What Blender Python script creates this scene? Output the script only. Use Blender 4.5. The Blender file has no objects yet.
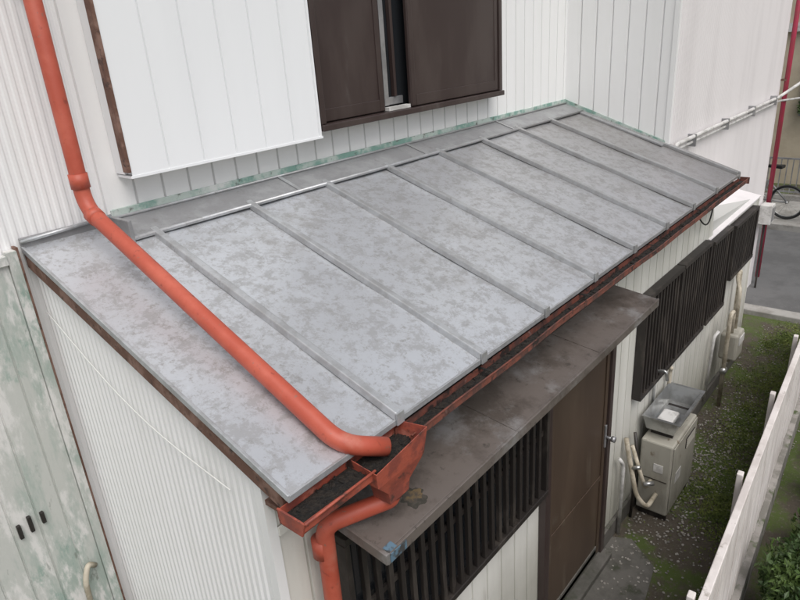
import bpy, bmesh, math, random
from mathutils import Vector, Matrix
random.seed(7)
S=bpy.context.scene
COL=S.collection
# ------------------------------------------------------------ helpers
def empty(name):
    o=bpy.data.objects.new(name,None); COL.objects.link(o); return o
def mesh(name,verts,faces,mat=None,parent=None,smooth=False):
    me=bpy.data.meshes.new(name); me.from_pydata([tuple(v) for v in verts],[],faces); me.validate(); me.update()
    if smooth:
        for p in me.polygons: p.use_smooth=True
    o=bpy.data.objects.new(name,me); COL.objects.link(o)
    if mat:
        me.materials.append(mat)
    if parent: o.parent=parent
    return o
HF=[(0,3,2,1),(4,5,6,7),(0,1,5,4),(1,2,6,5),(2,3,7,6),(3,0,4,7)]
def hexa(name,p,mat,parent=None,bevel=0):
    o=mesh(name,p,HF,mat,parent)
    bm=bmesh.new(); bm.from_mesh(o.data); bmesh.ops.recalc_face_normals(bm,faces=bm.faces)
    if bevel: bmesh.ops.bevel(bm,geom=bm.edges[:],offset=bevel,segments=2,affect='EDGES',profile=.5)
    bm.to_mesh(o.data); bm.free()
    return o
def box(name,x0,x1,y0,y1,z0,z1,mat,parent=None,bevel=0):
    return hexa(name,[(x0,y0,z0),(x1,y0,z0),(x1,y1,z0),(x0,y1,z0),(x0,y0,z1),(x1,y0,z1),(x1,y1,z1),(x0,y1,z1)],mat,parent,bevel)
def rounded(pts,rad,n=6):
    pts=[Vector(p) for p in pts]; out=[pts[0]]
    for i in range(1,len(pts)-1):
        a,b,c=pts[i-1],pts[i],pts[i+1]
        d1=(a-b); d2=(c-b); r=min(rad,d1.length*.45,d2.length*.45)
        p1=b+d1.normalized()*r; p2=b+d2.normalized()*r
        for k in range(n+1):
            t=k/n; out.append((1-t)**2*p1+2*t*(1-t)*b+t*t*p2)
    out.append(pts[-1]); return out
def tube(name,pts,r,mat,parent=None,rad=.05,n=16,caps=True):
    P=rounded(pts,rad) if rad and len(pts)>2 else [Vector(p) for p in pts]
    V=[];F=[]
    t0=(P[1]-P[0]).normalized()
    nrm=t0.orthogonal().normalized()
    for i,p in enumerate(P):
        if i==0:t=P[1]-P[0]
        elif i==len(P)-1:t=P[-1]-P[-2]
        else:t=(P[i+1]-P[i]).normalized()+(P[i]-P[i-1]).normalized()
        t.normalize()
        nrm=(nrm-t*nrm.dot(t)).normalized(); b=t.cross(nrm)
        for k in range(n):
            a=2*math.pi*k/n; V.append(p+r*(math.cos(a)*nrm+math.sin(a)*b))
    for i in range(len(P)-1):
        for k in range(n):
            F.append((i*n+k,i*n+(k+1)%n,(i+1)*n+(k+1)%n,(i+1)*n+k))
    if caps:
        F.append(tuple(range(n))[::-1]); F.append(tuple((len(P)-1)*n+k for k in range(n)))
    return mesh(name,V,F,mat,parent,smooth=True)
def profwall(name,o,d,nm,length,zb,zt,prof,pitch,mat,parent):
    us=[];k=0
    while k*pitch<length:
        for u,h in prof:
            if k*pitch+u<=length: us.append((k*pitch+u,h))
        k+=1
    us.append((length,0))
    V=[];F=[]
    for u,h in us:
        x=o[0]+d[0]*u+nm[0]*h; y=o[1]+d[1]*u+nm[1]*h
        zt_=zt(x,y) if callable(zt) else zt
        V.append((x,y,zb)); V.append((x,y,zt_))
    for i in range(len(us)-1): F.append((2*i,2*i+2,2*i+3,2*i+1))
    return mesh(name,V,F,mat,parent)
SID=[(0,0),(.109,0),(.111,-.012),(.118,-.012)]; SIDP=.12
COR=[(0,0),(.010,0),(.016,-.006),(.026,-.006)]; CORP=.032
COS=[(0,0),(.010,0),(.016,-.003),(.026,-.003)]
# ------------------------------------------------------------ materials
def M(name,c1,c2=None,scale=5,thr=(.4,.6),stretch=(1,1,1),rough=.6,metal=0.0,bump=0,bscale=60,detail=8,layers=(),rvar=0,dist=0,spec=.5,bdist=.01,nrough=.62,grad=None):
    m=bpy.data.materials.new(name); m.use_nodes=True; nt=m.node_tree; N=nt.nodes; L=nt.links
    b=N['Principled BSDF']; b.inputs['Roughness'].default_value=rough; b.inputs['Metallic'].default_value=metal
    b.inputs['Specular IOR Level'].default_value=spec
    tc=N.new('ShaderNodeTexCoord')
    def noise(sc,st,det=detail,ds=0):
        mp=N.new('ShaderNodeMapping'); mp.inputs['Scale'].default_value=st
        mp.inputs['Location'].default_value=(random.uniform(0,9),random.uniform(0,9),random.uniform(0,9))
        L.new(tc.outputs['Object'],mp.inputs['Vector'])
        n=N.new('ShaderNodeTexNoise'); n.inputs['Scale'].default_value=sc; n.inputs['Detail'].default_value=det; n.inputs['Distortion'].default_value=ds
        n.inputs['Roughness'].default_value=nrough
        L.new(mp.outputs[0],n.inputs['Vector']); return n
    def ramp(src,a,bb,mx=1):
        r=N.new('ShaderNodeMapRange'); r.inputs['From Min'].default_value=a; r.inputs['From Max'].default_value=bb; r.inputs['To Max'].default_value=mx
        r.interpolation_type='SMOOTHSTEP'
        L.new(src,r.inputs['Value']); return r.outputs[0]
    def mix(f,A,B):
        x=N.new('ShaderNodeMix'); x.data_type='RGBA'; L.new(f,x.inputs[0])
        if isinstance(A,tuple): x.inputs[6].default_value=(*A,1)
        else: L.new(A,x.inputs[6])
        x.inputs[7].default_value=(*B,1); return x.outputs[2]
    cur=c1; f=None
    if c2:
        n=noise(scale,stretch,ds=dist); f=ramp(n.outputs['Fac'],*thr); cur=mix(f,c1,c2)
    for lay in layers:
        c,sc,th,st=lay[:4]; mx=lay[4] if len(lay)>4 else 1
        n=noise(sc,st); cur=mix(ramp(n.outputs['Fac'],th[0],th[1],mx),cur,c)
    if grad:   # tint that grows along one axis, broken up by noise
        ax,g0,g1,gc,am=grad
        sp=N.new('ShaderNodeSeparateXYZ'); L.new(tc.outputs['Object'],sp.inputs[0])
        n=noise(2.2,(1,1,1)); ad=N.new('ShaderNodeMath'); ad.operation='MULTIPLY_ADD'; L.new(n.outputs['Fac'],ad.inputs[0]); ad.inputs[1].default_value=(g1-g0)*.8; L.new(sp.outputs[ax],ad.inputs[2])
        r=N.new('ShaderNodeMapRange'); r.inputs['From Min'].default_value=g0+(g1-g0)*.4; r.inputs['From Max'].default_value=g1+(g1-g0)*.4; r.inputs['To Max'].default_value=am
        L.new(ad.outputs[0],r.inputs['Value']); cur=mix(r.outputs[0],cur,gc)
    if isinstance(cur,tuple): b.inputs['Base Color'].default_value=(*cur,1)
    else: L.new(cur,b.inputs['Base Color'])
    if rvar and f is not None:
        r=N.new('ShaderNodeMapRange'); r.inputs['To Min'].default_value=rough; r.inputs['To Max'].default_value=rough+rvar
        L.new(f,r.inputs['Value']); L.new(r.outputs[0],b.inputs['Roughness'])
    if bump:
        n=noise(bscale,(1,1,1)); bp=N.new('ShaderNodeBump'); bp.inputs['Strength'].default_value=bump; bp.inputs['Distance'].default_value=bdist
        L.new(n.outputs['Fac'],bp.inputs['Height']); L.new(bp.outputs[0],b.inputs['Normal'])
    return m
V1=(1,1,.12)
m_siding=M('white_siding',(.83,.83,.825),(.78,.78,.77),3,(.35,.75),V1,.5,bump=.06,bscale=80,layers=[((.62,.61,.57),9,(.66,.88),(1,1,.08),.8)])
m_box=M('shutter_box_white',(.83,.84,.85),(.79,.80,.81),3,(.35,.75),V1,.5,layers=[((.64,.64,.63),7,(.66,.88),(1,1,.06),.6)])
m_cor=M('white_corrugated',(.83,.83,.83),(.77,.77,.76),4,(.4,.75),(1,1,.15),.45,bump=.05,layers=[((.62,.605,.56),14,(.66,.88),(1,1,.1),.8)],grad=(2,1.2,-.1,(.42,.41,.36),.7))
m_corr=M('grey_white_corrugated',(.75,.72,.72),(.67,.64,.64),4,(.4,.75),(1,1,.15),.5,layers=[((.50,.47,.45),14,(.68,.88),(1,1,.1))])
m_low=M('cream_siding',(.70,.69,.64),(.56,.55,.50),3,(.35,.7),V1,.6,bump=.15,layers=[((.27,.25,.20),10,(.60,.82),(1,1,.1))],grad=(2,.8,-.1,(.20,.20,.15),.75))
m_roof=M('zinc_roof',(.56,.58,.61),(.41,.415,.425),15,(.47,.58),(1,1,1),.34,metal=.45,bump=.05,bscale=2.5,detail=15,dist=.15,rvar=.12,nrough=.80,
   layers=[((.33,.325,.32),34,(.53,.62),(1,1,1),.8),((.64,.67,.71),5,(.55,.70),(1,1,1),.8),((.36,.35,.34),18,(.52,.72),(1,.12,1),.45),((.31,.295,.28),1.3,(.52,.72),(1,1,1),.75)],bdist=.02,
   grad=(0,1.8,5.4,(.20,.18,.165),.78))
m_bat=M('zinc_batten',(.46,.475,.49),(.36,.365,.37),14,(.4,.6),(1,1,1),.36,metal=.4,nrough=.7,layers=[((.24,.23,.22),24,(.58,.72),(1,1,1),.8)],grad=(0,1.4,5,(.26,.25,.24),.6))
m_flash=M('lead_flashing',(.25,.25,.255),(.33,.335,.34),6,(.4,.65),(1,1,1),.5,metal=.25,nrough=.7,layers=[((.16,.15,.14),15,(.56,.75),(1,1,1),.8)])
m_pat=M('copper_patina',(.20,.34,.29),(.46,.53,.49),9,(.42,.58),(1,1,1),.8,layers=[((.13,.14,.12),22,(.56,.68),(1,1,1)),((.62,.64,.62),5,(.56,.68),(1,1,1))])
m_red=M('red_painted_pipe',(.42,.078,.045),(.49,.11,.068),7,(.4,.65),(1,1,1),.5,layers=[((.26,.05,.033),34,(.60,.72),(1,1,1)),((.52,.22,.16),4,(.56,.8),(1,1,1)),((.22,.13,.10),50,(.64,.70),(1,1,1),.8)],bump=.05)
m_redr=M('rusty_red_metal',(.36,.08,.048),(.22,.055,.04),16,(.42,.6),(1,1,1),.6,layers=[((.07,.035,.028),22,(.54,.66),(1,1,1)),((.48,.19,.14),8,(.6,.75),(1,1,1))],bump=.2)
m_gut=M('rusty_gutter',(.20,.065,.045),(.09,.045,.038),14,(.42,.6),(1,1,1),.65,layers=[((.36,.25,.22),12,(.64,.72),(1,1,1)),((.03,.02,.018),18,(.55,.65),(1,1,1))],bump=.3)
m_crim=M('crimson_pipe',(.38,.03,.07),(.30,.04,.06),10,(.4,.6),rough=.4)
m_deb=M('wet_debris',(.010,.009,.008),(.026,.020,.015),60,(.4,.6),rough=.75,bump=1,bscale=110)
m_brown=M('rusty_fascia',(.13,.065,.045),(.22,.13,.10),14,(.45,.6),(1,1,1),.75,bump=.3,layers=[((.06,.035,.028),30,(.56,.66),(1,1,1)),((.45,.38,.34),12,(.66,.72),(1,1,1))])
m_dark=M('dark_brown_metal',(.040,.026,.024),(.058,.042,.038),3,(.4,.6),(1,1,.3),.38,layers=[((.085,.07,.065),12,(.60,.8),(1,1,.3))])
m_grille=M('dark_grille',(.022,.018,.016),(.05,.042,.036),12,(.5,.65),(1,1,.3),.5)
m_glassd=M('dark_glass',(.02,.022,.025),rough=.12)
m_sash=M('aluminium_sash',(.42,.42,.43),(.32,.32,.33),8,rough=.35,metal=.6)
m_can=M('canopy_sheet',(.155,.132,.118),(.10,.083,.072),5,(.42,.6),(1,1,1),.45,metal=.2,nrough=.7,layers=[((.25,.24,.235),3,(.52,.68),(1,1,1)),((.05,.043,.037),22,(.56,.7),(1,1,1),.8)],bump=.1)
m_blue=M('blue_old_paint',(.10,.17,.23),(.05,.05,.05),30,(.45,.55),rough=.6)
m_ochre=M('rust_stain',(.13,.09,.045),(.06,.05,.04),40,(.42,.58),rough=.8)
m_door=M('brown_door',(.080,.055,.038),(.060,.040,.028),3,(.4,.65),(1,1,.2),.45,layers=[((.14,.115,.085),9,(.58,.8),(1,1,.15)),((.20,.18,.15),3,(.60,.8),(1,1,1),.7)])
m_old=M('peeling_green_board',(.50,.51,.48),(.34,.40,.36),5,(.45,.60),(1,1,.25),.8,bump=.2,nrough=.7,layers=[((.66,.65,.63),7,(.48,.58),(1,1,.3)),((.18,.20,.17),18,(.60,.70),(1,1,.3),.8),((.22,.32,.27),3.5,(.57,.65),(1,1,.5),.8)])
m_conc=M('concrete',(.13,.122,.11),(.08,.077,.066),6,(.4,.65),rough=.85,bump=.3,layers=[((.05,.055,.035),10,(.54,.7),(1,1,1))])
m_kerb=M('kerb_concrete',(.34,.33,.31),(.24,.23,.21),6,(.4,.65),rough=.85,bump=.3)
m_asph=M('asphalt',(.13,.13,.13),(.10,.10,.10),3,(.4,.65),rough=.85,bump=.3,bscale=120,layers=[((.17,.17,.17),90,(.6,.7),(1,1,1))])
m_heat=M('heater_beige',(.38,.365,.315),(.27,.255,.215),5,(.4,.65),(1,1,.4),.45,layers=[((.15,.11,.07),18,(.60,.76),(1,1,.5))])
m_steel=M('stainless',(.55,.56,.56),(.38,.38,.37),8,(.4,.6),rough=.3,metal=.8)
m_pvc=M('beige_lagging',(.50,.45,.36),(.32,.28,.21),14,(.45,.6),rough=.65,bump=.2)
m_white=M('white_pipe',(.62,.61,.59),(.45,.44,.42),14,(.45,.6),rough=.5)
m_fence=M('pinkish_white_fence',(.72,.67,.64),(.58,.53,.50),6,(.4,.6),(1,1,.4),.65,bump=.1,layers=[((.27,.24,.20),18,(.60,.74),(1,1,.4),.8)])
m_fbase=M('block_base',(.30,.28,.26),(.18,.17,.15),9,(.4,.6),rough=.9,bump=.4,layers=[((.07,.09,.04),8,(.55,.66),(1,1,1))])
m_leaf=M('shrub_leaves',(.030,.060,.014),(.075,.12,.028),7,(.4,.6),rough=.55)
m_moss=M('moss_weeds',(.085,.12,.022),(.14,.17,.035),9,(.4,.6),rough=.8)
m_grav=M('gravel_bits',(.34,.32,.29),(.15,.14,.12),12,(.4,.6),rough=.85)
m_beige=M('beige_render',(.52,.45,.34),(.47,.40,.30),4,rough=.8,bump=.2)
m_black=M('black_rubber',(.015,.015,.015),rough=.6)
m_rail=M('grey_railing',(.30,.30,.30),(.22,.22,.22),9,rough=.5,metal=.3)
m_tile=M('grey_roof_tile',(.10,.10,.11),(.07,.07,.075),9,rough=.6)
m_cord=M('white_cord',(.70,.70,.68),rough=.6)
m_ground=M('mossy_soil',(.085,.070,.053),(.075,.105,.024),2.4,(.43,.55),(1,1,1),.95,bump=.8,bscale=30,nrough=.7,
   layers=[((.15,.135,.11),40,(.56,.66),(1,1,1)),((.11,.09,.072),5,(.54,.66),(1,1,1)),((.38,.36,.33),75,(.68,.71),(1,1,1))],bdist=.02)

# ------------------------------------------------------------ house
H=empty('white_two_storey_house')
X0=.765; XR=4.85; YE=-1.31
RB=2.542; RS=.3435
def rz(y): return RB+RS*y
core=M('wall_core',(.5,.5,.48),rough=.9)
box('main_core',-3.5,8.38,.03,6,0,5.6,core,H)
box('wing_core',4.88,8.38,-.79,.03,0,5.6,core,H)
hexa('lean_to_core',[(.82,-1.14,0),(6.30,-1.14,0),(6.30,.02,0),(.82,.02,0),(.82,-1.14,1.99),(6.30,-1.14,1.60),(6.30,.02,1.60),(.82,.02,2.42)],core,H)
profwall('upper_wall_siding',(1.10,0),(1,0),(0,-1),3.75,2.0,5.6,SID,SIDP,m_siding,H)
profwall('left_wall_corrugated',(-3.5,.012),(1,0),(0,-1),4.62,0,5.6,COS,CORP,m_cor,H)
box('wall_corner_trim',1.085,1.105,-.006,.03,2.5,5.6,m_siding,H)
profwall('wing_side_siding',(4.85,0),(0,-1),(-1,0),.816,1.9,5.6,SID,SIDP,m_siding,H)
profwall('wing_front_corrugated',(4.85,-.816),(1,0),(0,-1),3.55,0,5.6,COS,CORP,m_corr,H)
box('wing_corner_trim',4.842,4.875,-.824,-.79,1.9,5.6,m_siding,H)
profwall('gable_wall_corrugated',(.785,.005),(0,-1),(-1,0),1.169,0,lambda x,y:rz(y)-.03,COR,CORP,m_cor,H)
profwall('front_wall_siding',(.785,-1.164),(1,0),(0,-1),5.55,0,lambda x,y:2.06 if x<4.9 else 1.60,SID,SIDP,m_low,H)
box('wall_end_trim',6.325,6.35,-1.175,-.80,0,1.60,m_low,H)
hexa('ledge_flashing',[(4.86,-1.18,1.59),(6.36,-1.18,1.59),(6.36,-.81,1.62),(4.86,-.81,1.62),(4.86,-1.18,1.602),(6.36,-1.18,1.602),(6.36,-.81,1.68),(4.86,-.81,1.68)],m_corr,H)
box('corner_trim',.778,.81,-1.172,-1.14,0,2.07,m_cor,H)
mesh('main_roof',[(-4,-.5,5.6),(9,-.5,5.6),(9,6.5,5.6),(-4,6.5,5.6),(-4,3,7.0),(9,3,7.0),(-4,-.5,5.5),(9,-.5,5.5),(9,6.5,5.5),(-4,6.5,5.5)],
 [(0,1,5,4),(2,3,4,5),(0,4,3,9,6),(1,7,8,2,5),(6,7,1,0),(9,3,2,8),(6,9,8,7)],m_tile,H)
profwall('weathered_board_wall',(-.9,-.02),(1,0),(0,-1),1.60,0,2.50,[(0,0),(.082,0),(.084,-.005),(.088,-.005)],.09,m_old,H)
box('board_top_rail',-.9,.70,-.035,0,2.50,2.53,m_old,H)
box('board_corner_trim',.702,.735,-.03,.01,0,2.54,m_old,H)
box('board_corner_rust',.736,.744,-.026,.01,0,2.55,m_brown,H)
for i,(x,z,h) in enumerate([(.46,1.52,.06),(.50,1.53,.07),(.545,1.53,.05)]):
    box('rusty_latch_%d'%i,x,x+.014,-.034,-.018,z-h/2,z+h/2,m_grille,H,.003)
tube('beige_hose',[(.60,-.05,.9),(.61,-.06,1.18),(.64,-.05,1.24),(.67,-.03,1.20)],.011,m_pvc,H,.04)
# shutter box
profwall('shutter_box_front',(1.165,-.10),(1,0),(0,-1),.97,2.715,5.0,[(0,0),(.150,0),(.152,-.009),(.158,-.009)],.16,m_box,H)
box('shutter_box_body',1.167,2.133,-.089,-.002,2.72,5.0,m_box,H)
box('shutter_box_left_trim',1.150,1.164,-.105,-.066,2.73,5.0,m_brown,H,.002)
box('shutter_box_side',1.156,1.1665,-.0655,-.002,2.72,5.0,m_box,H)
box('shutter_box_bottom',1.16,2.14,-.102,-.002,2.706,2.716,m_box,H)
W=empty('shutter_window'); W.parent=H
box('window_back',2.16,3.74,-.014,-.002,2.76,5.0,m_glassd,W)
box('window_sill',2.14,3.76,-.115,-.002,2.735,2.765,m_dark,W,.004)
box('window_jamb_left',2.142,2.175,-.10,-.002,2.766,5.0,m_dark,W,.003)
box('window_jamb_right',3.725,3.758,-.10,-.002,2.766,5.0,m_dark,W,.003)
box('shutter_left',2.177,2.645,-.062,-.040,2.768,5.0,m_dark,W,.004)
box('shutter_right',2.835,3.722,-.088,-.066,2.768,5.0,m_dark,W,.004)
for xx in (2.60,2.84,3.68): box('shutter_stile',xx,xx+.035,-.092 if xx>2.7 else -.068,-.064 if xx>2.7 else -.044,2.772,5.0,m_dark,W,.003)
box('shutter_bottom_rail_left',2.18,2.60,-.067,-.060,2.772,2.83,m_dark,W,.002)
box('shutter_bottom_rail_right',2.876,3.679,-.093,-.086,2.772,2.83,m_dark,W,.002)
box('sash_stile',2.665,2.70,-.045,-.015,2.79,5.0,m_sash,W,.002)
box('sash_rail',2.70,2.834,-.030,-.015,2.79,2.83,m_sash,W,.002)
box('sash_stile_b',2.755,2.775,-.04,-.015,2.832,5.0,m_dark,W,.002)
box('track_light',2.65,2.83,-.085,-.05,2.767,2.785,m_white,W)
# ---- lean-to roof
R=empty('lean_to_metal_roof'); R.parent=H
V=[];F=[]
nx=int((XR-X0)/.04); ny=34
for j in range(ny+1):
    for i in range(nx+1):
        x=X0+(XR-X0)*i/nx; y=YE*j/ny
        w=.0022*math.sin(x*7.1+y*3)+.0018*math.sin(y*8+x*2.3)+.001*math.sin(x*19+y*11)
        V.append((x,y,rz(y)+(w if 0<j<ny else 0)))
for j in range(ny):
    for i in range(nx):
        a=j*(nx+1)+i; F.append((a,a+nx+1,a+nx+2,a+1))
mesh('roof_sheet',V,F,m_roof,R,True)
def slopebox(name,x0,x1,y0,y1,dz0,dz1,mat,parent,bevel=0):
    return hexa(name,[(x0,y0,rz(y0)+dz0),(x1,y0,rz(y0)+dz0),(x1,y1,rz(y1)+dz0),(x0,y1,rz(y1)+dz0),(x0,y0,rz(y0)+dz1),(x1,y0,rz(y0)+dz1),(x1,y1,rz(y1)+dz1),(x0,y1,rz(y1)+dz1)],mat,parent,bevel)
slopebox('roof_rake_roll',X0-.005,X0+.006,YE-.004,0,-.018,.005,m_bat,R,.002)
slopebox('rake_fascia',X0+.0,X0+.018,YE+.03,-.002,-.075,-.020,m_brown,R,.002)
box('eave_drip',X0,XR+.01,YE-.006,YE+.002,rz(YE)-.016,rz(YE)+.002,m_bat,R,.001)
box('eave_fascia',X0+.03,XR,-1.285,-1.262,1.96,rz(YE)-.012,m_deb,R)
box('eave_soffit',X0+.02,XR,-1.262,-1.16,1.985,2.0,m_brown,R)
for i in range(8):
    x=1.187+.448*i
    w=.0135
    y0,y1=YE-.006,-.13
    j0=random.uniform(-.004,.004)
    def q(y,h,dx): return (x+dx+(j0 if y>-.5 else 0),y,rz(y)+h)
    hexa('batten_%d'%i,[q(y0,-.0,-w-.004),q(y0,-.0,w+.004),q(y1,-.0,w+.004),q(y1,-.0,-w-.004),q(y0,.026,-w),q(y0,.026,w),q(y1,.026,w),q(y1,.026,-w)],m_bat,R,.004)
    box('batten_end_%d'%i,x-w-.003,x+w+.003,y0-.007,y0-.001,rz(y0)-.014,rz(y0)+.028,m_bat,R,.002)
slopebox('batten_edge',XR-.03,XR+.004,YE,-.13,.0,.022,m_bat,R,.003)
slopebox('roof_verge_right',XR+.006,XR+.024,YE-.01,-.826,-.03,.020,m_bat,R,.003)
hexa('wall_flashing',[(1.09,-.155,rz(-.155)+.010),(XR,-.155,rz(-.155)+.010),(XR,-.004,2.535),(1.09,-.004,2.535),(1.09,-.155,rz(-.155)+.022),(XR,-.155,rz(-.155)+.022),(XR,-.004,2.560),(1.09,-.004,2.560)],m_flash,R,.002)
tube('flashing_roll',[(1.09,-.157,rz(-.157)+.017),(XR,-.157,rz(-.157)+.017)],.009,m_bat,R,0,10)
tube('flashing_roll_top',[(1.09,-.014,2.562),(XR,-.014,2.562)],.006,m_bat,R,0,10)
for xx in (1.9,2.85,3.8): hexa('flashing_lap',[(xx,-.158,rz(-.155)+.0225),(xx+.02,-.158,rz(-.155)+.0225),(xx+.02,-.012,2.5600),(xx,-.012,2.5600),(xx,-.158,rz(-.155)+.0245),(xx+.02,-.158,rz(-.155)+.0245),(xx+.02,-.012,2.563),(xx,-.012,2.563)],m_bat,R)
box('flashing_end',1.075,1.091,-.165,-.004,rz(-.16)-.0,2.575,m_flash,R,.003)
box('patina_upstand',1.095,XR-.003,-.011,-.001,2.558,2.592,m_pat,R,.002)
hexa('patina_side_upstand',[(XR-.010,-.80,rz(-.80)+.0),(XR-.002,-.80,rz(-.80)),(XR-.002,-.01,rz(0)),(XR-.010,-.01,rz(0)),(XR-.010,-.80,rz(-.80)+.035),(XR-.002,-.80,rz(-.80)+.035),(XR-.002,-.01,rz(0)+.045),(XR-.010,-.01,rz(0)+.045)],m_pat,R)
slopebox('side_flashing',XR-.075,XR-.011,-.80,-.16,.003,.018,m_flash,R,.003)
box('left_upstand',X0-.004,1.088,-.012,.004,2.52,2.572,m_flash,R,.003)
tube('left_upstand_roll',[(X0-.006,-.02,2.562),(1.088,-.02,2.575)],.007,m_bat,R,0,8)
# ---- canopy over door
C=empty('door_canopy'); C.parent=H
x0,x1=.985,3.08; dzr=.022
def cp(x,y,h): return (x,y,1.784+(y+1.41)*.14+(x-x0)/(x1-x0)*dzr+h)
def cbox(nm,xa,xb,ya,yb,h0,h1,mat,bev=0): return hexa(nm,[cp(xa,ya,h0),cp(xb,ya,h0),cp(xb,yb,h0),cp(xa,yb,h0),cp(xa,ya,h1),cp(xb,ya,h1),cp(xb,yb,h1),cp(xa,yb,h1)],mat,C,bev)
cbox('canopy_sheet',x0,x1,-1.41,-1.172,0,.012,m_can,.002)
cbox('canopy_fascia',x0-.004,x1+.004,-1.42,-1.4105,-.026,.013,m_can,.002)
cbox('canopy_left_edge',x0-.011,x0-.0005,-1.42,-1.18,-.022,.014,m_can,.002)
cbox('canopy_under_beam',1.0,3.07,-1.39,-1.175,-.05,-.026,m_grille)
for x in (1.02,1.7,2.38,3.02): cbox('canopy_rib',x,x+.03,-1.395,-1.175,-.0255,-.001,m_brown)
for x in (1.69,2.39): cbox('canopy_seam',x,x+.012,-1.41,-1.172,.0125,.0145,m_can)
def blot(name,cx,cy,r,h,mat,parent,n=48):
    V=[cp(cx,cy,h)]
    ph=[random.uniform(0,6) for _ in range(4)]
    for k in range(n):
        a=2*math.pi*k/n; rr=r*(.8+.12*math.sin(2*a+ph[0])+.10*math.sin(5*a+ph[1])+.08*math.sin(9*a+ph[2])+.05*random.random())
        V.append(cp(cx+rr*math.cos(a),cy+rr*math.sin(a)*.8,h))
    return mesh(name,V,[(0,1+k,1+(k+1)%n) for k in range(n)],mat,parent)
m_damp=M('damp_moss',(.06,.052,.042),(.035,.032,.025),50,(.42,.58),rough=.7)
blot('damp_stain',1.20,-1.338,.055,.0126,m_damp,C)
blot('rust_stain',1.205,-1.335,.036,.0131,m_ochre,C)
cbox('blue_paint_edge',.99,1.06,-1.4228,-1.4203,-.020,.009,m_blue)
cbox('blue_paint_top',.988,1.022,-1.4195,-1.395,.0145,.0152,m_blue)
# ---- ground floor windows with bar grilles
def grille(x0,x1,z0,z1,pitch,nm):
    G=empty(nm); G.parent=H
    box('window_recess',x0,x1,-1.174,-1.166,z0,z1,m_glassd,G)
    box('frame_bottom',x0-.02,x1+.02,-1.225,-1.167,z0-.025,z0+.005,m_grille,G,.003)
    box('frame_top',x0-.02,x1+.02,-1.225,-1.167,z1-.005,z1+.025,m_grille,G,.003)
    box('frame_left',x0-.022,x0,-1.222,-1.168,z0+.005,z1-.005,m_grille,G,.003)
    box('frame_right',x1,x1+.022,-1.222,-1.168,z0+.005,z1-.005,m_grille,G,.003)
    n=int((x1-x0)/pitch)
    for i in range(1,n):
        x=x0+(x1-x0)*i/n
        box('bar',x-.011,x+.011,-1.218,-1.20,z0+.005,z1-.005,m_grille,G,.002)
    box('bar_rail',x0,x1,-1.2,-1.19,(z0+z1)/2-.012,(z0+z1)/2+.012,m_grille,G)
grille(1.02,2.30,1.04,1.70,.058,'barred_window')
grille(3.54,4.14,.95,1.60,.05,'barred_window')
grille(4.19,4.76,.95,1.60,.05,'barred_window')
grille(4.86,5.30,.95,1.57,.05,'barred_window')
grille(5.45,6.12,1.12,1.54,.05,'barred_window')
D=empty('brown_side_door'); D.parent=H
box('door_jamb_left',2.335,2.385,-1.205,-1.166,0.03,1.735,m_dark,D,.003)
box('door_jamb_right',3.08,3.125,-1.205,-1.166,0.03,1.735,m_dark,D,.003)
box('door_head',2.386,3.079,-1.200,-1.166,1.69,1.735,m_dark,D,.003)
box('door_leaf',2.386,3.079,-1.184,-1.168,.06,1.689,m_door,D)
for x in (2.392,3.04): box('door_stile',x,x+.034,-1.192,-1.1845,.062,1.685,m_door,D,.002)
for z in (.065,.62,1.64): box('door_rail',2.427,3.039,-1.190,-1.1847,z,z+.035,m_door,D,.002)
box('door_handle',3.05,3.065,-1.203,-1.192,.85,1.0,m_sash,D,.003)
tube('door_knob_rod',[(3.06,-1.2,.92),(3.06,-1.24,.92)],.009,m_sash,D,0)
tube('door_knob',[(3.06,-1.235,.92),(3.06,-1.255,.92)],.018,m_sash,D,0)
box('door_sill',2.33,3.13,-1.26,-1.166,0,.045,m_conc,D,.006)
box('plinth',.81,6.32,-1.19,-1.166,0,.12,m_conc,H,.004)
box('wall_batten',.81,4.9,-1.178,-1.1725,1.86,1.89,m_low,H)

# ---- gutter
G=empty('rain_gutter')
def gutter(name,x0,x1,yi,yo,zt,zb,mat,th=.004,wob=.0):
    pr=[(yi,zt),(yi,zb+.01),(yi-.012,zb),(yo+.012,zb),(yo,zb+.012),(yo,zt),(yo-.006,zt+.003)]
    V=[];F=[];n=len(pr); m=max(1,int((x1-x0)/.12))
    for k in range(m+1):
        x=x0+(x1-x0)*k/m
        for j,(y,z) in enumerate(pr):
            e=wob*math.sin(x*3.3)+wob*.6*math.sin(x*9.1+1)
            V.append((x,y+(e if j>3 else 0),z+(e*.6 if j>3 else 0)))
    for k in range(m):
        for i in range(n-1): F.append((k*n+i,k*n+i+1,(k+1)*n+i+1,(k+1)*n+i))
    o=mesh(name,V,F,mat,G); s=o.modifiers.new('s','SOLIDIFY'); s.thickness=th; s.offset=0
    return o
GZ=2.056
gutter('gutter_long',1.18,4.94,-1.302,-1.358,GZ,2.018,m_gut,.003,.003)
gutter('gutter_left',.745,.995,-1.290,-1.384,GZ,2.018,m_redr,.003,.002)
hexa('gutter_left_end',[(.740,-1.375,2.014),(.746,-1.375,2.014),(.746,-1.290,2.014),(.740,-1.290,2.014),(.740,-1.390,GZ+.003),(.746,-1.390,GZ+.003),(.746,-1.286,GZ+.003),(.740,-1.286,GZ+.003)],m_redr,G,.001)
box('gutter_right_end',4.94,4.945,-1.365,-1.298,2.015,GZ+.004,m_gut,G)
tube('gutter_bead_left',[(.742,-1.390,GZ+.003),(.995,-1.390,GZ+.003)],.004,m_redr,G,0,8)
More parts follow.
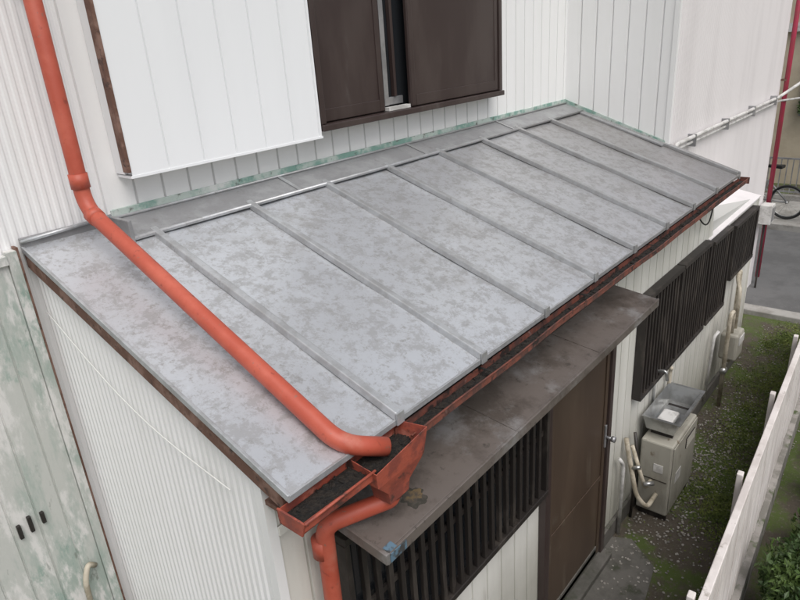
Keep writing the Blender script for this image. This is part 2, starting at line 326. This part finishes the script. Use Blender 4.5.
def frustum(name,rings,mat,parent,edit=None):
    V=[]
    for (x0,x1,y0,y1),z in rings: V+= [[x0,y0,z],[x1,y0,z],[x1,y1,z],[x0,y1,z]]
    if edit: edit(V)
    F=[]
    for r in range(len(rings)-1):
        for k in range(4): F.append((r*4+k,r*4+(k+1)%4,(r+1)*4+(k+1)%4,(r+1)*4+k))
    n=(len(rings)-1)*4; F.append((n,n+1,n+2,n+3))
    o=mesh(name,V,F,mat,parent); s=o.modifiers.new('s','SOLIDIFY'); s.thickness=.0035; s.offset=0
    bv=o.modifiers.new('b','BEVEL'); bv.width=.004; bv.segments=2
    return o
def ear(V): V[1][2]+=.018; V[1][0]+=.012; V[2][2]+=.008; V[0][2]-=.012
frustum('hopper',[((.985,1.195,-1.402,-1.292),2.068),((.992,1.19,-1.398,-1.296),2.005),((1.045,1.135,-1.385,-1.315),1.945),((1.05,1.13,-1.382,-1.32),1.905)],m_redr,G,ear)
bm=bmesh.new()
for i in range(1400):
    x=random.uniform(.76,4.9)
    if i<600: x=random.uniform(.76,1.17)
    y=random.uniform(-1.352,-1.304)
    if x<1.17: y=random.uniform(-1.378,-1.298)
    z=2.034+random.uniform(-.004,.003)
    r=random.uniform(.0015,.0055)
    mt=Matrix.Translation((x,y,z))@Matrix.Rotation(random.random()*6,4,'Z')@Matrix.Rotation(random.random()*.8,4,'X')@Matrix.Diagonal((r*2.2,r,r*.3,1))
    bmesh.ops.create_icosphere(bm,subdivisions=1,radius=1,matrix=mt)
me=bpy.data.meshes.new('gutter_debris'); bm.to_mesh(me); bm.free(); me.materials.append(m_deb)
o=bpy.data.objects.new('gutter_debris',me); COL.objects.link(o); o.parent=G
box('gutter_silt',1.19,4.93,-1.352,-1.304,2.021,2.033,m_deb,G)
box('gutter_silt_left',.75,1.189,-1.376,-1.296,2.021,2.035,m_deb,G)
for i in range(5):
    x=1.62+.78*i
    box('gutter_bracket_%d'%i,x,x+.010,-1.360,-1.29,GZ+.001,GZ+.003,m_deb,G)
# ---- downpipes
P=empty('red_downpipe')
xp=.965
tube('pipe_run',[(xp,-.115,5.45),(xp,-.115,2.645),(xp+.002,-1.300,2.120),(1.085,-1.352,2.068)],.0275,m_red,P,.07,24)
tube('pipe_collar',[(xp,-.115,2.765),(xp,-.115,2.715)],.032,m_red,P,0,24)
tube('pipe_collar_roof',[(xp,-.185,2.6135),(xp,-.150,2.629)],.0305,m_red,P,0,24)
for z in (3.35,4.6):
    tube('pipe_clip',[(xp,-.115,z),(xp,-.115,z+.02)],.031,m_brown,P,0,20)
    box('pipe_clip_arm',xp-.006,xp+.006,-.115,.0,z+.004,z+.016,m_brown,P)
P2=empty('red_downpipe')
tube('pipe_run_lower',[(1.09,-1.350,1.92),(1.09,-1.350,1.885),(.92,-1.235,1.85),(.912,-1.222,.05)],.027,m_red,P2,.045,24)
tube('pipe_socket',[(1.09,-1.350,1.93),(1.09,-1.350,1.90)],.033,m_redr,P2,0,20)
tube('pipe_socket_b',[(.915,-1.2225,1.80),(.915,-1.2225,1.74)],.031,m_red,P2,0,20)
P3=empty('crimson_downpipe')
tube('pipe_run_far',[(8.42,-.87,5.5),(8.42,-.87,.1)],.025,m_crim,P3,0)
for z in(.8,2.4,4): box('pipe_bracket',8.39,8.45,-.87,-.80,z,z+.02,m_brown,P3)
K=empty('wall_conduit_pipes')
tube('conduit_a',[(4.90,-.85,2.20),(4.92,-.86,2.268),(8.2,-.86,2.25),(8.55,-1.05,2.42)],.016,m_white,K,.05)
tube('conduit_b',[(4.95,-.85,2.225),(8.3,-.85,2.20),(8.6,-1.0,2.2)],.011,m_white,K,.05)
for x in (5.3,6.2,7.1,8.0): box('conduit_clip',x,x+.015,-.880,-.816,2.19,2.285,m_sash,K,.002)
tube('cable_a',[(8.55,-1.05,2.42),(10,-1.6,2.5),(14,-2.6,3.1)],.007,m_black,K,.3,8)
tube('cable_b',[(8.5,-1.02,2.40),(10,-1.9,2.9),(13,-3.6,4.1)],.005,m_black,K,.3,8)
pts=[]
for k in range(13):
    t=k/12; y=-.03-t*1.0; pts.append((.772,y,2.30-.16*t-.20*math.sin(math.pi*t)*.55-.33*t*t*.5))
tube('gable_cord',pts,.0020,m_cord,H,0,8)
pts=[(4.35+.45*t,-1.19-.03*math.sin(math.pi*t),1.95-.16*math.sin(math.pi*t)+.02*t) for t in [k/12 for k in range(13)]]
tube('eave_cable',pts,.005,m_black,H,0,8)

# ---- water heater + sink
HT=empty('water_heater')
box('heater_body',3.62,4.10,-1.42,-1.215,.05,.60,m_heat,HT,.012)
box('heater_front_panel',3.632,4.088,-1.428,-1.4215,.10,.585,m_heat,HT,.003)
box('heater_label',3.70,3.80,-1.4305,-1.4285,.28,.36,m_white,HT)
box('heater_vent',3.86,4.03,-1.433,-1.4285,.46,.54,m_grille,HT,.002)
box('heater_side_seam',3.6165,3.6195,-1.40,-1.235,.315,.320,m_grille,HT)
box('heater_side_label',3.6165,3.6195,-1.37,-1.31,.38,.44,m_white,HT)
for i in range(5): box('vent_slat',3.86,4.03,-1.437,-1.4335,.466+.015*i,.472+.015*i,m_heat,HT)
for x in(3.64,4.05): box('heater_foot',x,x+.03,-1.41,-1.23,0,.05,m_grille,HT)
tube('heater_pipe_a',[(3.62,-1.30,.30),(3.52,-1.30,.30),(3.48,-1.28,.42),(3.48,-1.21,.62)],.013,m_pvc,HT,.04)
tube('heater_pipe_b',[(3.62,-1.34,.20),(3.46,-1.34,.20),(3.42,-1.28,.30),(3.42,-1.21,.60),(3.42,-1.19,.7)],.015,m_pvc,HT,.05)
tube('heater_pipe_c',[(3.35,-1.21,.0),(3.35,-1.21,.55),(3.30,-1.2,.62)],.012,m_white,HT,.04)
tube('heater_pipe_d',[(3.55,-1.21,.0),(3.55,-1.22,.35),(3.52,-1.24,.5),(3.54,-1.20,.68)],.010,m_grille,HT,.04)
tube('heater_valve',[(3.48,-1.30,.36),(3.52,-1.35,.36)],.015,m_steel,HT,0)
tube('heater_valve_b',[(3.42,-1.24,.5),(3.42,-1.29,.52)],.013,m_steel,HT,0)
SK=empty('outdoor_steel_sink')
def tray(nm,x0,x1,y0,y1,z0,z1,mat,par):
    o=mesh(nm,[(x0+.03,y0+.03,z0),(x1-.03,y0+.03,z0),(x1-.03,y1-.02,z0),(x0+.03,y1-.02,z0),(x0,y0,z1),(x1,y0,z1),(x1,y1,z1),(x0,y1,z1),(x0-.02,y0-.02,z1),(x1+.02,y0-.02,z1),(x1+.02,y1,z1),(x0-.02,y1,z1)],
      [(0,1,2,3),(0,4,5,1),(1,5,6,2),(2,6,7,3),(3,7,4,0),(4,8,9,5),(5,9,10,6),(7,11,8,4)],mat,par)
    s=o.modifiers.new('s','SOLIDIFY'); s.thickness=.005; s.offset=0
tray('basin',3.66,4.14,-1.42,-1.20,.645,.755,m_steel,SK)
for x in (3.72,4.04): box('sink_leg',x,x+.02,-1.38,-1.24,.60,.65,m_grille,SK)
box('sink_drainer',3.74,3.9,-1.36,-1.26,.66,.70,m_white,SK,.01)
tube('tap',[(3.86,-1.19,.70),(3.86,-1.19,.98),(3.86,-1.26,1.0),(3.86,-1.27,.93)],.010,m_steel,SK,.03)
tube('tap_b',[(4.15,-1.20,.0),(4.15,-1.20,.86),(4.10,-1.22,.9)],.013,m_pvc,SK,.03)
tube('tap_handle',[(3.83,-1.19,1.0),(3.89,-1.19,1.0)],.012,m_steel,SK,0)
GM=empty('gas_meter')
box('meter_body',5.35,5.56,-1.36,-1.22,.42,.66,m_heat,GM,.02)
box('meter_dial',5.38,5.53,-1.368,-1.360,.56,.63,m_white,GM,.002)
tube('meter_pipe_in',[(5.30,-1.29,0),(5.30,-1.29,.86),(5.40,-1.29,.86),(5.40,-1.29,.66)],.017,m_pvc,GM,.04)
tube('meter_pipe_out',[(5.51,-1.29,.66),(5.51,-1.29,1.0),(5.60,-1.24,1.08),(5.78,-1.22,1.08),(5.78,-1.22,.2)],.017,m_pvc,GM,.04)
tube('meter_valve',[(5.27,-1.29,.35),(5.33,-1.29,.35)],.027,m_steel,GM,0)
tube('meter_pipe_c',[(5.16,-1.2,0.1),(5.16,-1.22,.7),(5.2,-1.24,.74)],.013,m_white,GM,.04)
MB=empty('electric_meter_box')
box('meter_case',8.2,8.36,-.96,-.83,.82,1.05,m_white,MB,.01)
box('meter_case_lid',8.22,8.34,-.968,-.9605,.86,1.02,m_sash,MB,.002)
box('meter_pole',8.27,8.29,-.90,-.88,0,.82,m_grille,MB)

# ---- garden fence
FN=empty('white_garden_fence')
def fy(x): return -1.995+(x-2.11)*.049
ax,bx=-1.5,6.7
def fseg(name,x0,x1,o0,o1,z0,z1,mat,bev=0):
    return hexa(name,[(x0,fy(x0)+o0,z0),(x1,fy(x1)+o0,z0),(x1,fy(x1)+o1,z0),(x0,fy(x0)+o1,z0),(x0,fy(x0)+o0,z1),(x1,fy(x1)+o0,z1),(x1,fy(x1)+o1,z1),(x0,fy(x0)+o1,z1)],mat,FN,bev)
fseg('block_base',ax,bx,-.05,.05,-.02,.22,m_fbase,.005)
fseg('top_rail',ax,bx,-.020,.014,.965,.998,m_fence,.004)
fseg('mid_rail',ax,bx,.006,.024,.60,.64,m_fence,.003)
fseg('low_rail',ax,bx,.006,.024,.28,.32,m_fence,.003)
x=ax
i=0
while x<bx-.1:
    a=random.uniform(-.003,.003)
    fseg('slat_%d'%i,x,x+.083,-.012+a,.002+a,.225,.962,m_fence,.003); x+=.094; i+=1
x=ax
while x<bx:
    fseg('post',x,x+.04,.0265,.055,.2,1.005,m_fence,.004); x+=.9

# ---- ground & roads
mesh('ground',[(-400,-400,0),(400,-400,0),(400,400,0),(-400,400,0)],[(0,1,2,3)],m_ground)
mesh('road',[(7.6,-60,.004),(10.9,-60,.004),(10.9,60,.004),(7.6,60,.004)],[(0,1,2,3)],m_asph)
box('kerb',7.42,7.6,-60,60,-.02,.06,m_kerb,None,.01)
box('pavement',10.9,12.45,-60,60,-.02,.10,m_kerb,None,.01)
mesh('concrete_path',[(.7,-1.65,.005),(1.5,-1.63,.005),(2.6,-1.60,.005),(3.2,-1.50,.005),(3.35,-1.3,.005),(3.3,-1.19,.005),(.7,-1.165,.005)],[tuple(range(7))],m_conc)
bm=bmesh.new()
for i in range(2400):
    x=random.uniform(2.2,7.3); y=random.uniform(-1.93,-1.2)
    if random.random()<.45: y=random.gauss(-1.45,.12); x=random.gauss(4.5,.6)
    if y>-1.19: continue
    r=random.uniform(.003,.009)
    mt=Matrix.Translation((x,y,.004+r*.2))@Matrix.Rotation(random.random()*6,4,'Z')@Matrix.Diagonal((r*1.3,r,r*.6,1))
    bmesh.ops.create_icosphere(bm,subdivisions=1,radius=1,matrix=mt)
me=bpy.data.meshes.new('gravel'); bm.to_mesh(me); bm.free(); me.materials.append(m_grav)
COL.objects.link(bpy.data.objects.new('gravel',me))
def leaves(name,gen,n,size,mat,up=.4,wd=.35,parent=None):
    V=[];F=[]
    for i in range(n):
        g=gen()
        if g is None: continue
        c=Vector(g); s=size*random.uniform(.6,1.3)
        d=Vector((random.gauss(0,1),random.gauss(0,1),random.gauss(up,.6))).normalized()
        t=d.orthogonal().normalized(); t.rotate(Matrix.Rotation(random.random()*6.28,3,d)); b=d.cross(t)
        k=len(V)
        V+= [c-t*s,c-b*s*wd+d*s*.1,c+t*s,c+b*s*wd+d*s*.1]; F.append((k,k+1,k+2,k+3))
    return mesh(name,V,F,mat,parent)
cl=[(random.uniform(3.6,7.3),random.choice([random.uniform(-1.9,-1.6),random.uniform(-1.9,-1.35)]),random.uniform(.06,.26)) for _ in range(100)]
def gm():
    c=random.choice(cl); x=random.gauss(c[0],c[2]); y=random.gauss(c[1],c[2]*.5)
    if y>-1.2 or y<fy(x)+.06 or x>7.4: return None
    return (x,y,abs(random.gauss(0,.016))+.004)
leaves('moss_and_weeds',gm,34000,.010,m_moss,1)
sh=[(random.uniform(2.3,7.2),random.uniform(-2.75,-2.16),random.uniform(.10,.40),random.uniform(.10,.2)) for _ in range(95)]
def gs():
    c=random.choice(sh); v=Vector((random.gauss(0,1),random.gauss(0,1),random.gauss(0,1))).normalized()*c[3]*random.uniform(.6,1.05)
    p=(c[0]+v.x,c[1]+v.y,max(.02,c[2]+v.z))
    return p if p[1]<fy(p[0])-.06 else None
leaves('shrub_hedge',gs,42000,.022,m_leaf,.5,.42)
# ---- far neighbour
B=empty('beige_neighbour_house')
box('wall',14.2,22,-14,6,0,6,m_beige,B)
box('window_glass',14.17,14.2,-1.6,-.15,1.35,2.2,m_glassd,B)
box('window_frame_bottom',14.13,14.2,-1.65,-.10,1.29,1.35,m_sash,B)
box('window_frame_top',14.13,14.2,-1.65,-.10,2.2,2.26,m_sash,B)
for y in(-1.65,-.9,-.14): box('window_mullion',14.14,14.19,y,y+.04,1.35,2.2,m_sash,B)
box('storey_band',14.12,14.2,-14,6,2.75,2.9,m_white,B)
box('upper_window',14.17,14.2,-2.2,-.6,3.7,4.8,m_glassd,B)
box('roof',13.7,22.5,-14.5,6.5,6,6.3,m_tile,B)
leaves('reflected_leaves',lambda:(14.05+random.uniform(-.06,.06),random.uniform(-1.6,-.1),1.35+abs(random.gauss(0,.25))),1500,.04,m_leaf)  # leaf mesh put in for the plants reflected in the window glass
RL=empty('metal_railing')
box('railing_kerb',12.46,12.60,-14,6,0,.18,m_kerb,RL)
box('rail_top',12.51,12.54,-14,6,.78,.81,m_rail,RL); box('rail_bottom',12.51,12.54,-14,6,.22,.25,m_rail,RL)
y=-6
while y<3: 
    box('bar',12.517,12.533,y,y+.016,.25,.78,m_rail,RL); y+=.09
# ---- bicycles
def ring(nm,c,ax,R,r,mat,par,n=40,m=8):
    V=[];F=[]; ax=Vector(ax).normalized(); u=Vector((0,0,1)); w=ax.cross(u)
    for i in range(n):
        a=2*math.pi*i/n; d=math.cos(a)*u+math.sin(a)*w
        for j in range(m):
            b=2*math.pi*j/m; V.append(Vector(c)+d*(R+r*math.cos(b))+ax*r*math.sin(b))
    for i in range(n):
        for j in range(m): F.append((i*m+j,((i+1)%n)*m+j,((i+1)%n)*m+(j+1)%m,i*m+(j+1)%m))
    return mesh(nm,V,F,mat,par,True)
def bike(x,y,d,fr):
    B=empty('bicycle'); d=Vector((d[0],d[1],0)).normalized(); ax=d.cross(Vector((0,0,1)))
    def q(s,z,o=0): return Vector((x,y,.104))+d*s+Vector((0,0,z))+ax*o
    R=.25; L=.95
    for s,nm in((0,'rear'),(L,'front')):
        ring(nm+'_tyre',q(s,R+.02),ax,R,.018,m_black,B); ring(nm+'_rim',q(s,R+.02),ax,R-.025,.008,m_steel,B)
        tube(nm+'_hub',[q(s,R+.02,-.04),q(s,R+.02,.04)],.018,m_steel,B,0,10)
        for k in range(14):
            a=2*math.pi*k/14; tube(nm+'_spoke',[q(s,R+.02),q(s+math.sin(a)*(R-.02),R+.02+math.cos(a)*(R-.02))],.0015,m_steel,B,0,4)
    bb=q(.40,.27); seat=q(.27,.66); head=q(.80,.68); hb=q(.83,.58)
    for a,b in((bb,seat),(bb,hb),(seat-Vector((0,0,.1)),head),(bb,q(0,R+.02)),(seat-Vector((0,0,.12)),q(0,R+.02)),(head,q(L,R+.02))):
        tube('frame_tube',[a,b],.014,fr,B,0,8)
    tube('seat_post',[seat,q(.25,.78)],.012,m_steel,B,0,8)
    hexa('saddle',[q(.12,.78,-.07),q(.40,.78,-.02),q(.40,.78,.02),q(.12,.78,.07),q(.12,.83,-.07),q(.40,.82,-.02),q(.40,.82,.02),q(.12,.83,.07)],m_black,B,.01)
    tube('stem',[head,q(.77,.90)],.012,m_steel,B,0,8)
    tube('handlebar',[q(.65,.93,-.26),q(.77,.92,-.2),q(.77,.90,0),q(.77,.92,.2),q(.65,.93,.26)],.011,m_steel,B,.05,8)
    ring('chainring',q(.40,.27,.03),ax,.075,.006,m_steel,B,24,6)
    tube('crank',[q(.40,.27,.04),q(.47,.13,.06)],.009,m_steel,B,0,6); tube('crank_b',[q(.40,.27,-.04),q(.33,.41,-.06)],.009,m_steel,B,0,6)
    hexa('basket',[q(.88,.72,-.13),q(1.08,.72,-.13),q(1.08,.72,.13),q(.88,.72,.13),q(.86,.92,-.16),q(1.12,.92,-.16),q(1.12,.92,.16),q(.86,.92,.16)],m_rail,B,.005)
bike(11.2,-.62,(.15,1),m_rail); bike(11.0,-2.15,(.1,1),m_crim)

# ---- camera
cam=bpy.data.cameras.new('camera'); co=bpy.data.objects.new('camera',cam); COL.objects.link(co)
f=641.; Xc=Vector((590,-305,f)).normalized(); Zc=-Vector((115,1570,f)); Zc=(Zc-Xc*Zc.dot(Xc)).normalized(); Yc=Zc.cross(Xc)
right=Vector((Xc.x,Yc.x,Zc.x)); up=-Vector((Xc.y,Yc.y,Zc.y)); back=-Vector((Xc.z,Yc.z,Zc.z))
Mx=Matrix((( right.x,up.x,back.x,0),(right.y,up.y,back.y,-2.4),(right.z,up.z,back.z,3.12),(0,0,0,1)))
co.matrix_world=Mx; cam.lens=f/800*36; cam.sensor_width=36; cam.clip_end=2000; cam.clip_start=.05
S.camera=co
# ---- light
w=bpy.data.worlds.new('World'); S.world=w; w.use_nodes=True; nt=w.node_tree
sky=nt.nodes.new('ShaderNodeTexSky'); sky.sky_type='NISHITA'; sky.sun_disc=False
EL=math.radians(58); AZ=math.radians(208)
sky.sun_elevation=EL; sky.sun_rotation=AZ; sky.dust_density=4; sky.air_density=1; sky.ozone_density=1
hs=nt.nodes.new('ShaderNodeHueSaturation'); hs.inputs['Saturation'].default_value=.45
nt.links.new(sky.outputs[0],hs.inputs['Color']); nt.links.new(hs.outputs[0],nt.nodes['Background'].inputs[0])
nt.nodes['Background'].inputs[1].default_value=.15
sd=bpy.data.lights.new('sun','SUN'); sd.energy=1.5; sd.angle=math.radians(45); sd.color=(1,.985,.965)
so=bpy.data.objects.new('sun',sd); COL.objects.link(so)
dv=Vector((math.sin(AZ)*math.cos(EL),math.cos(AZ)*math.cos(EL),math.sin(EL)))
so.rotation_euler=dv.to_track_quat('Z','Y').to_euler()
S.view_settings.view_transform='Standard'; S.view_settings.look='None'; S.view_settings.exposure=0
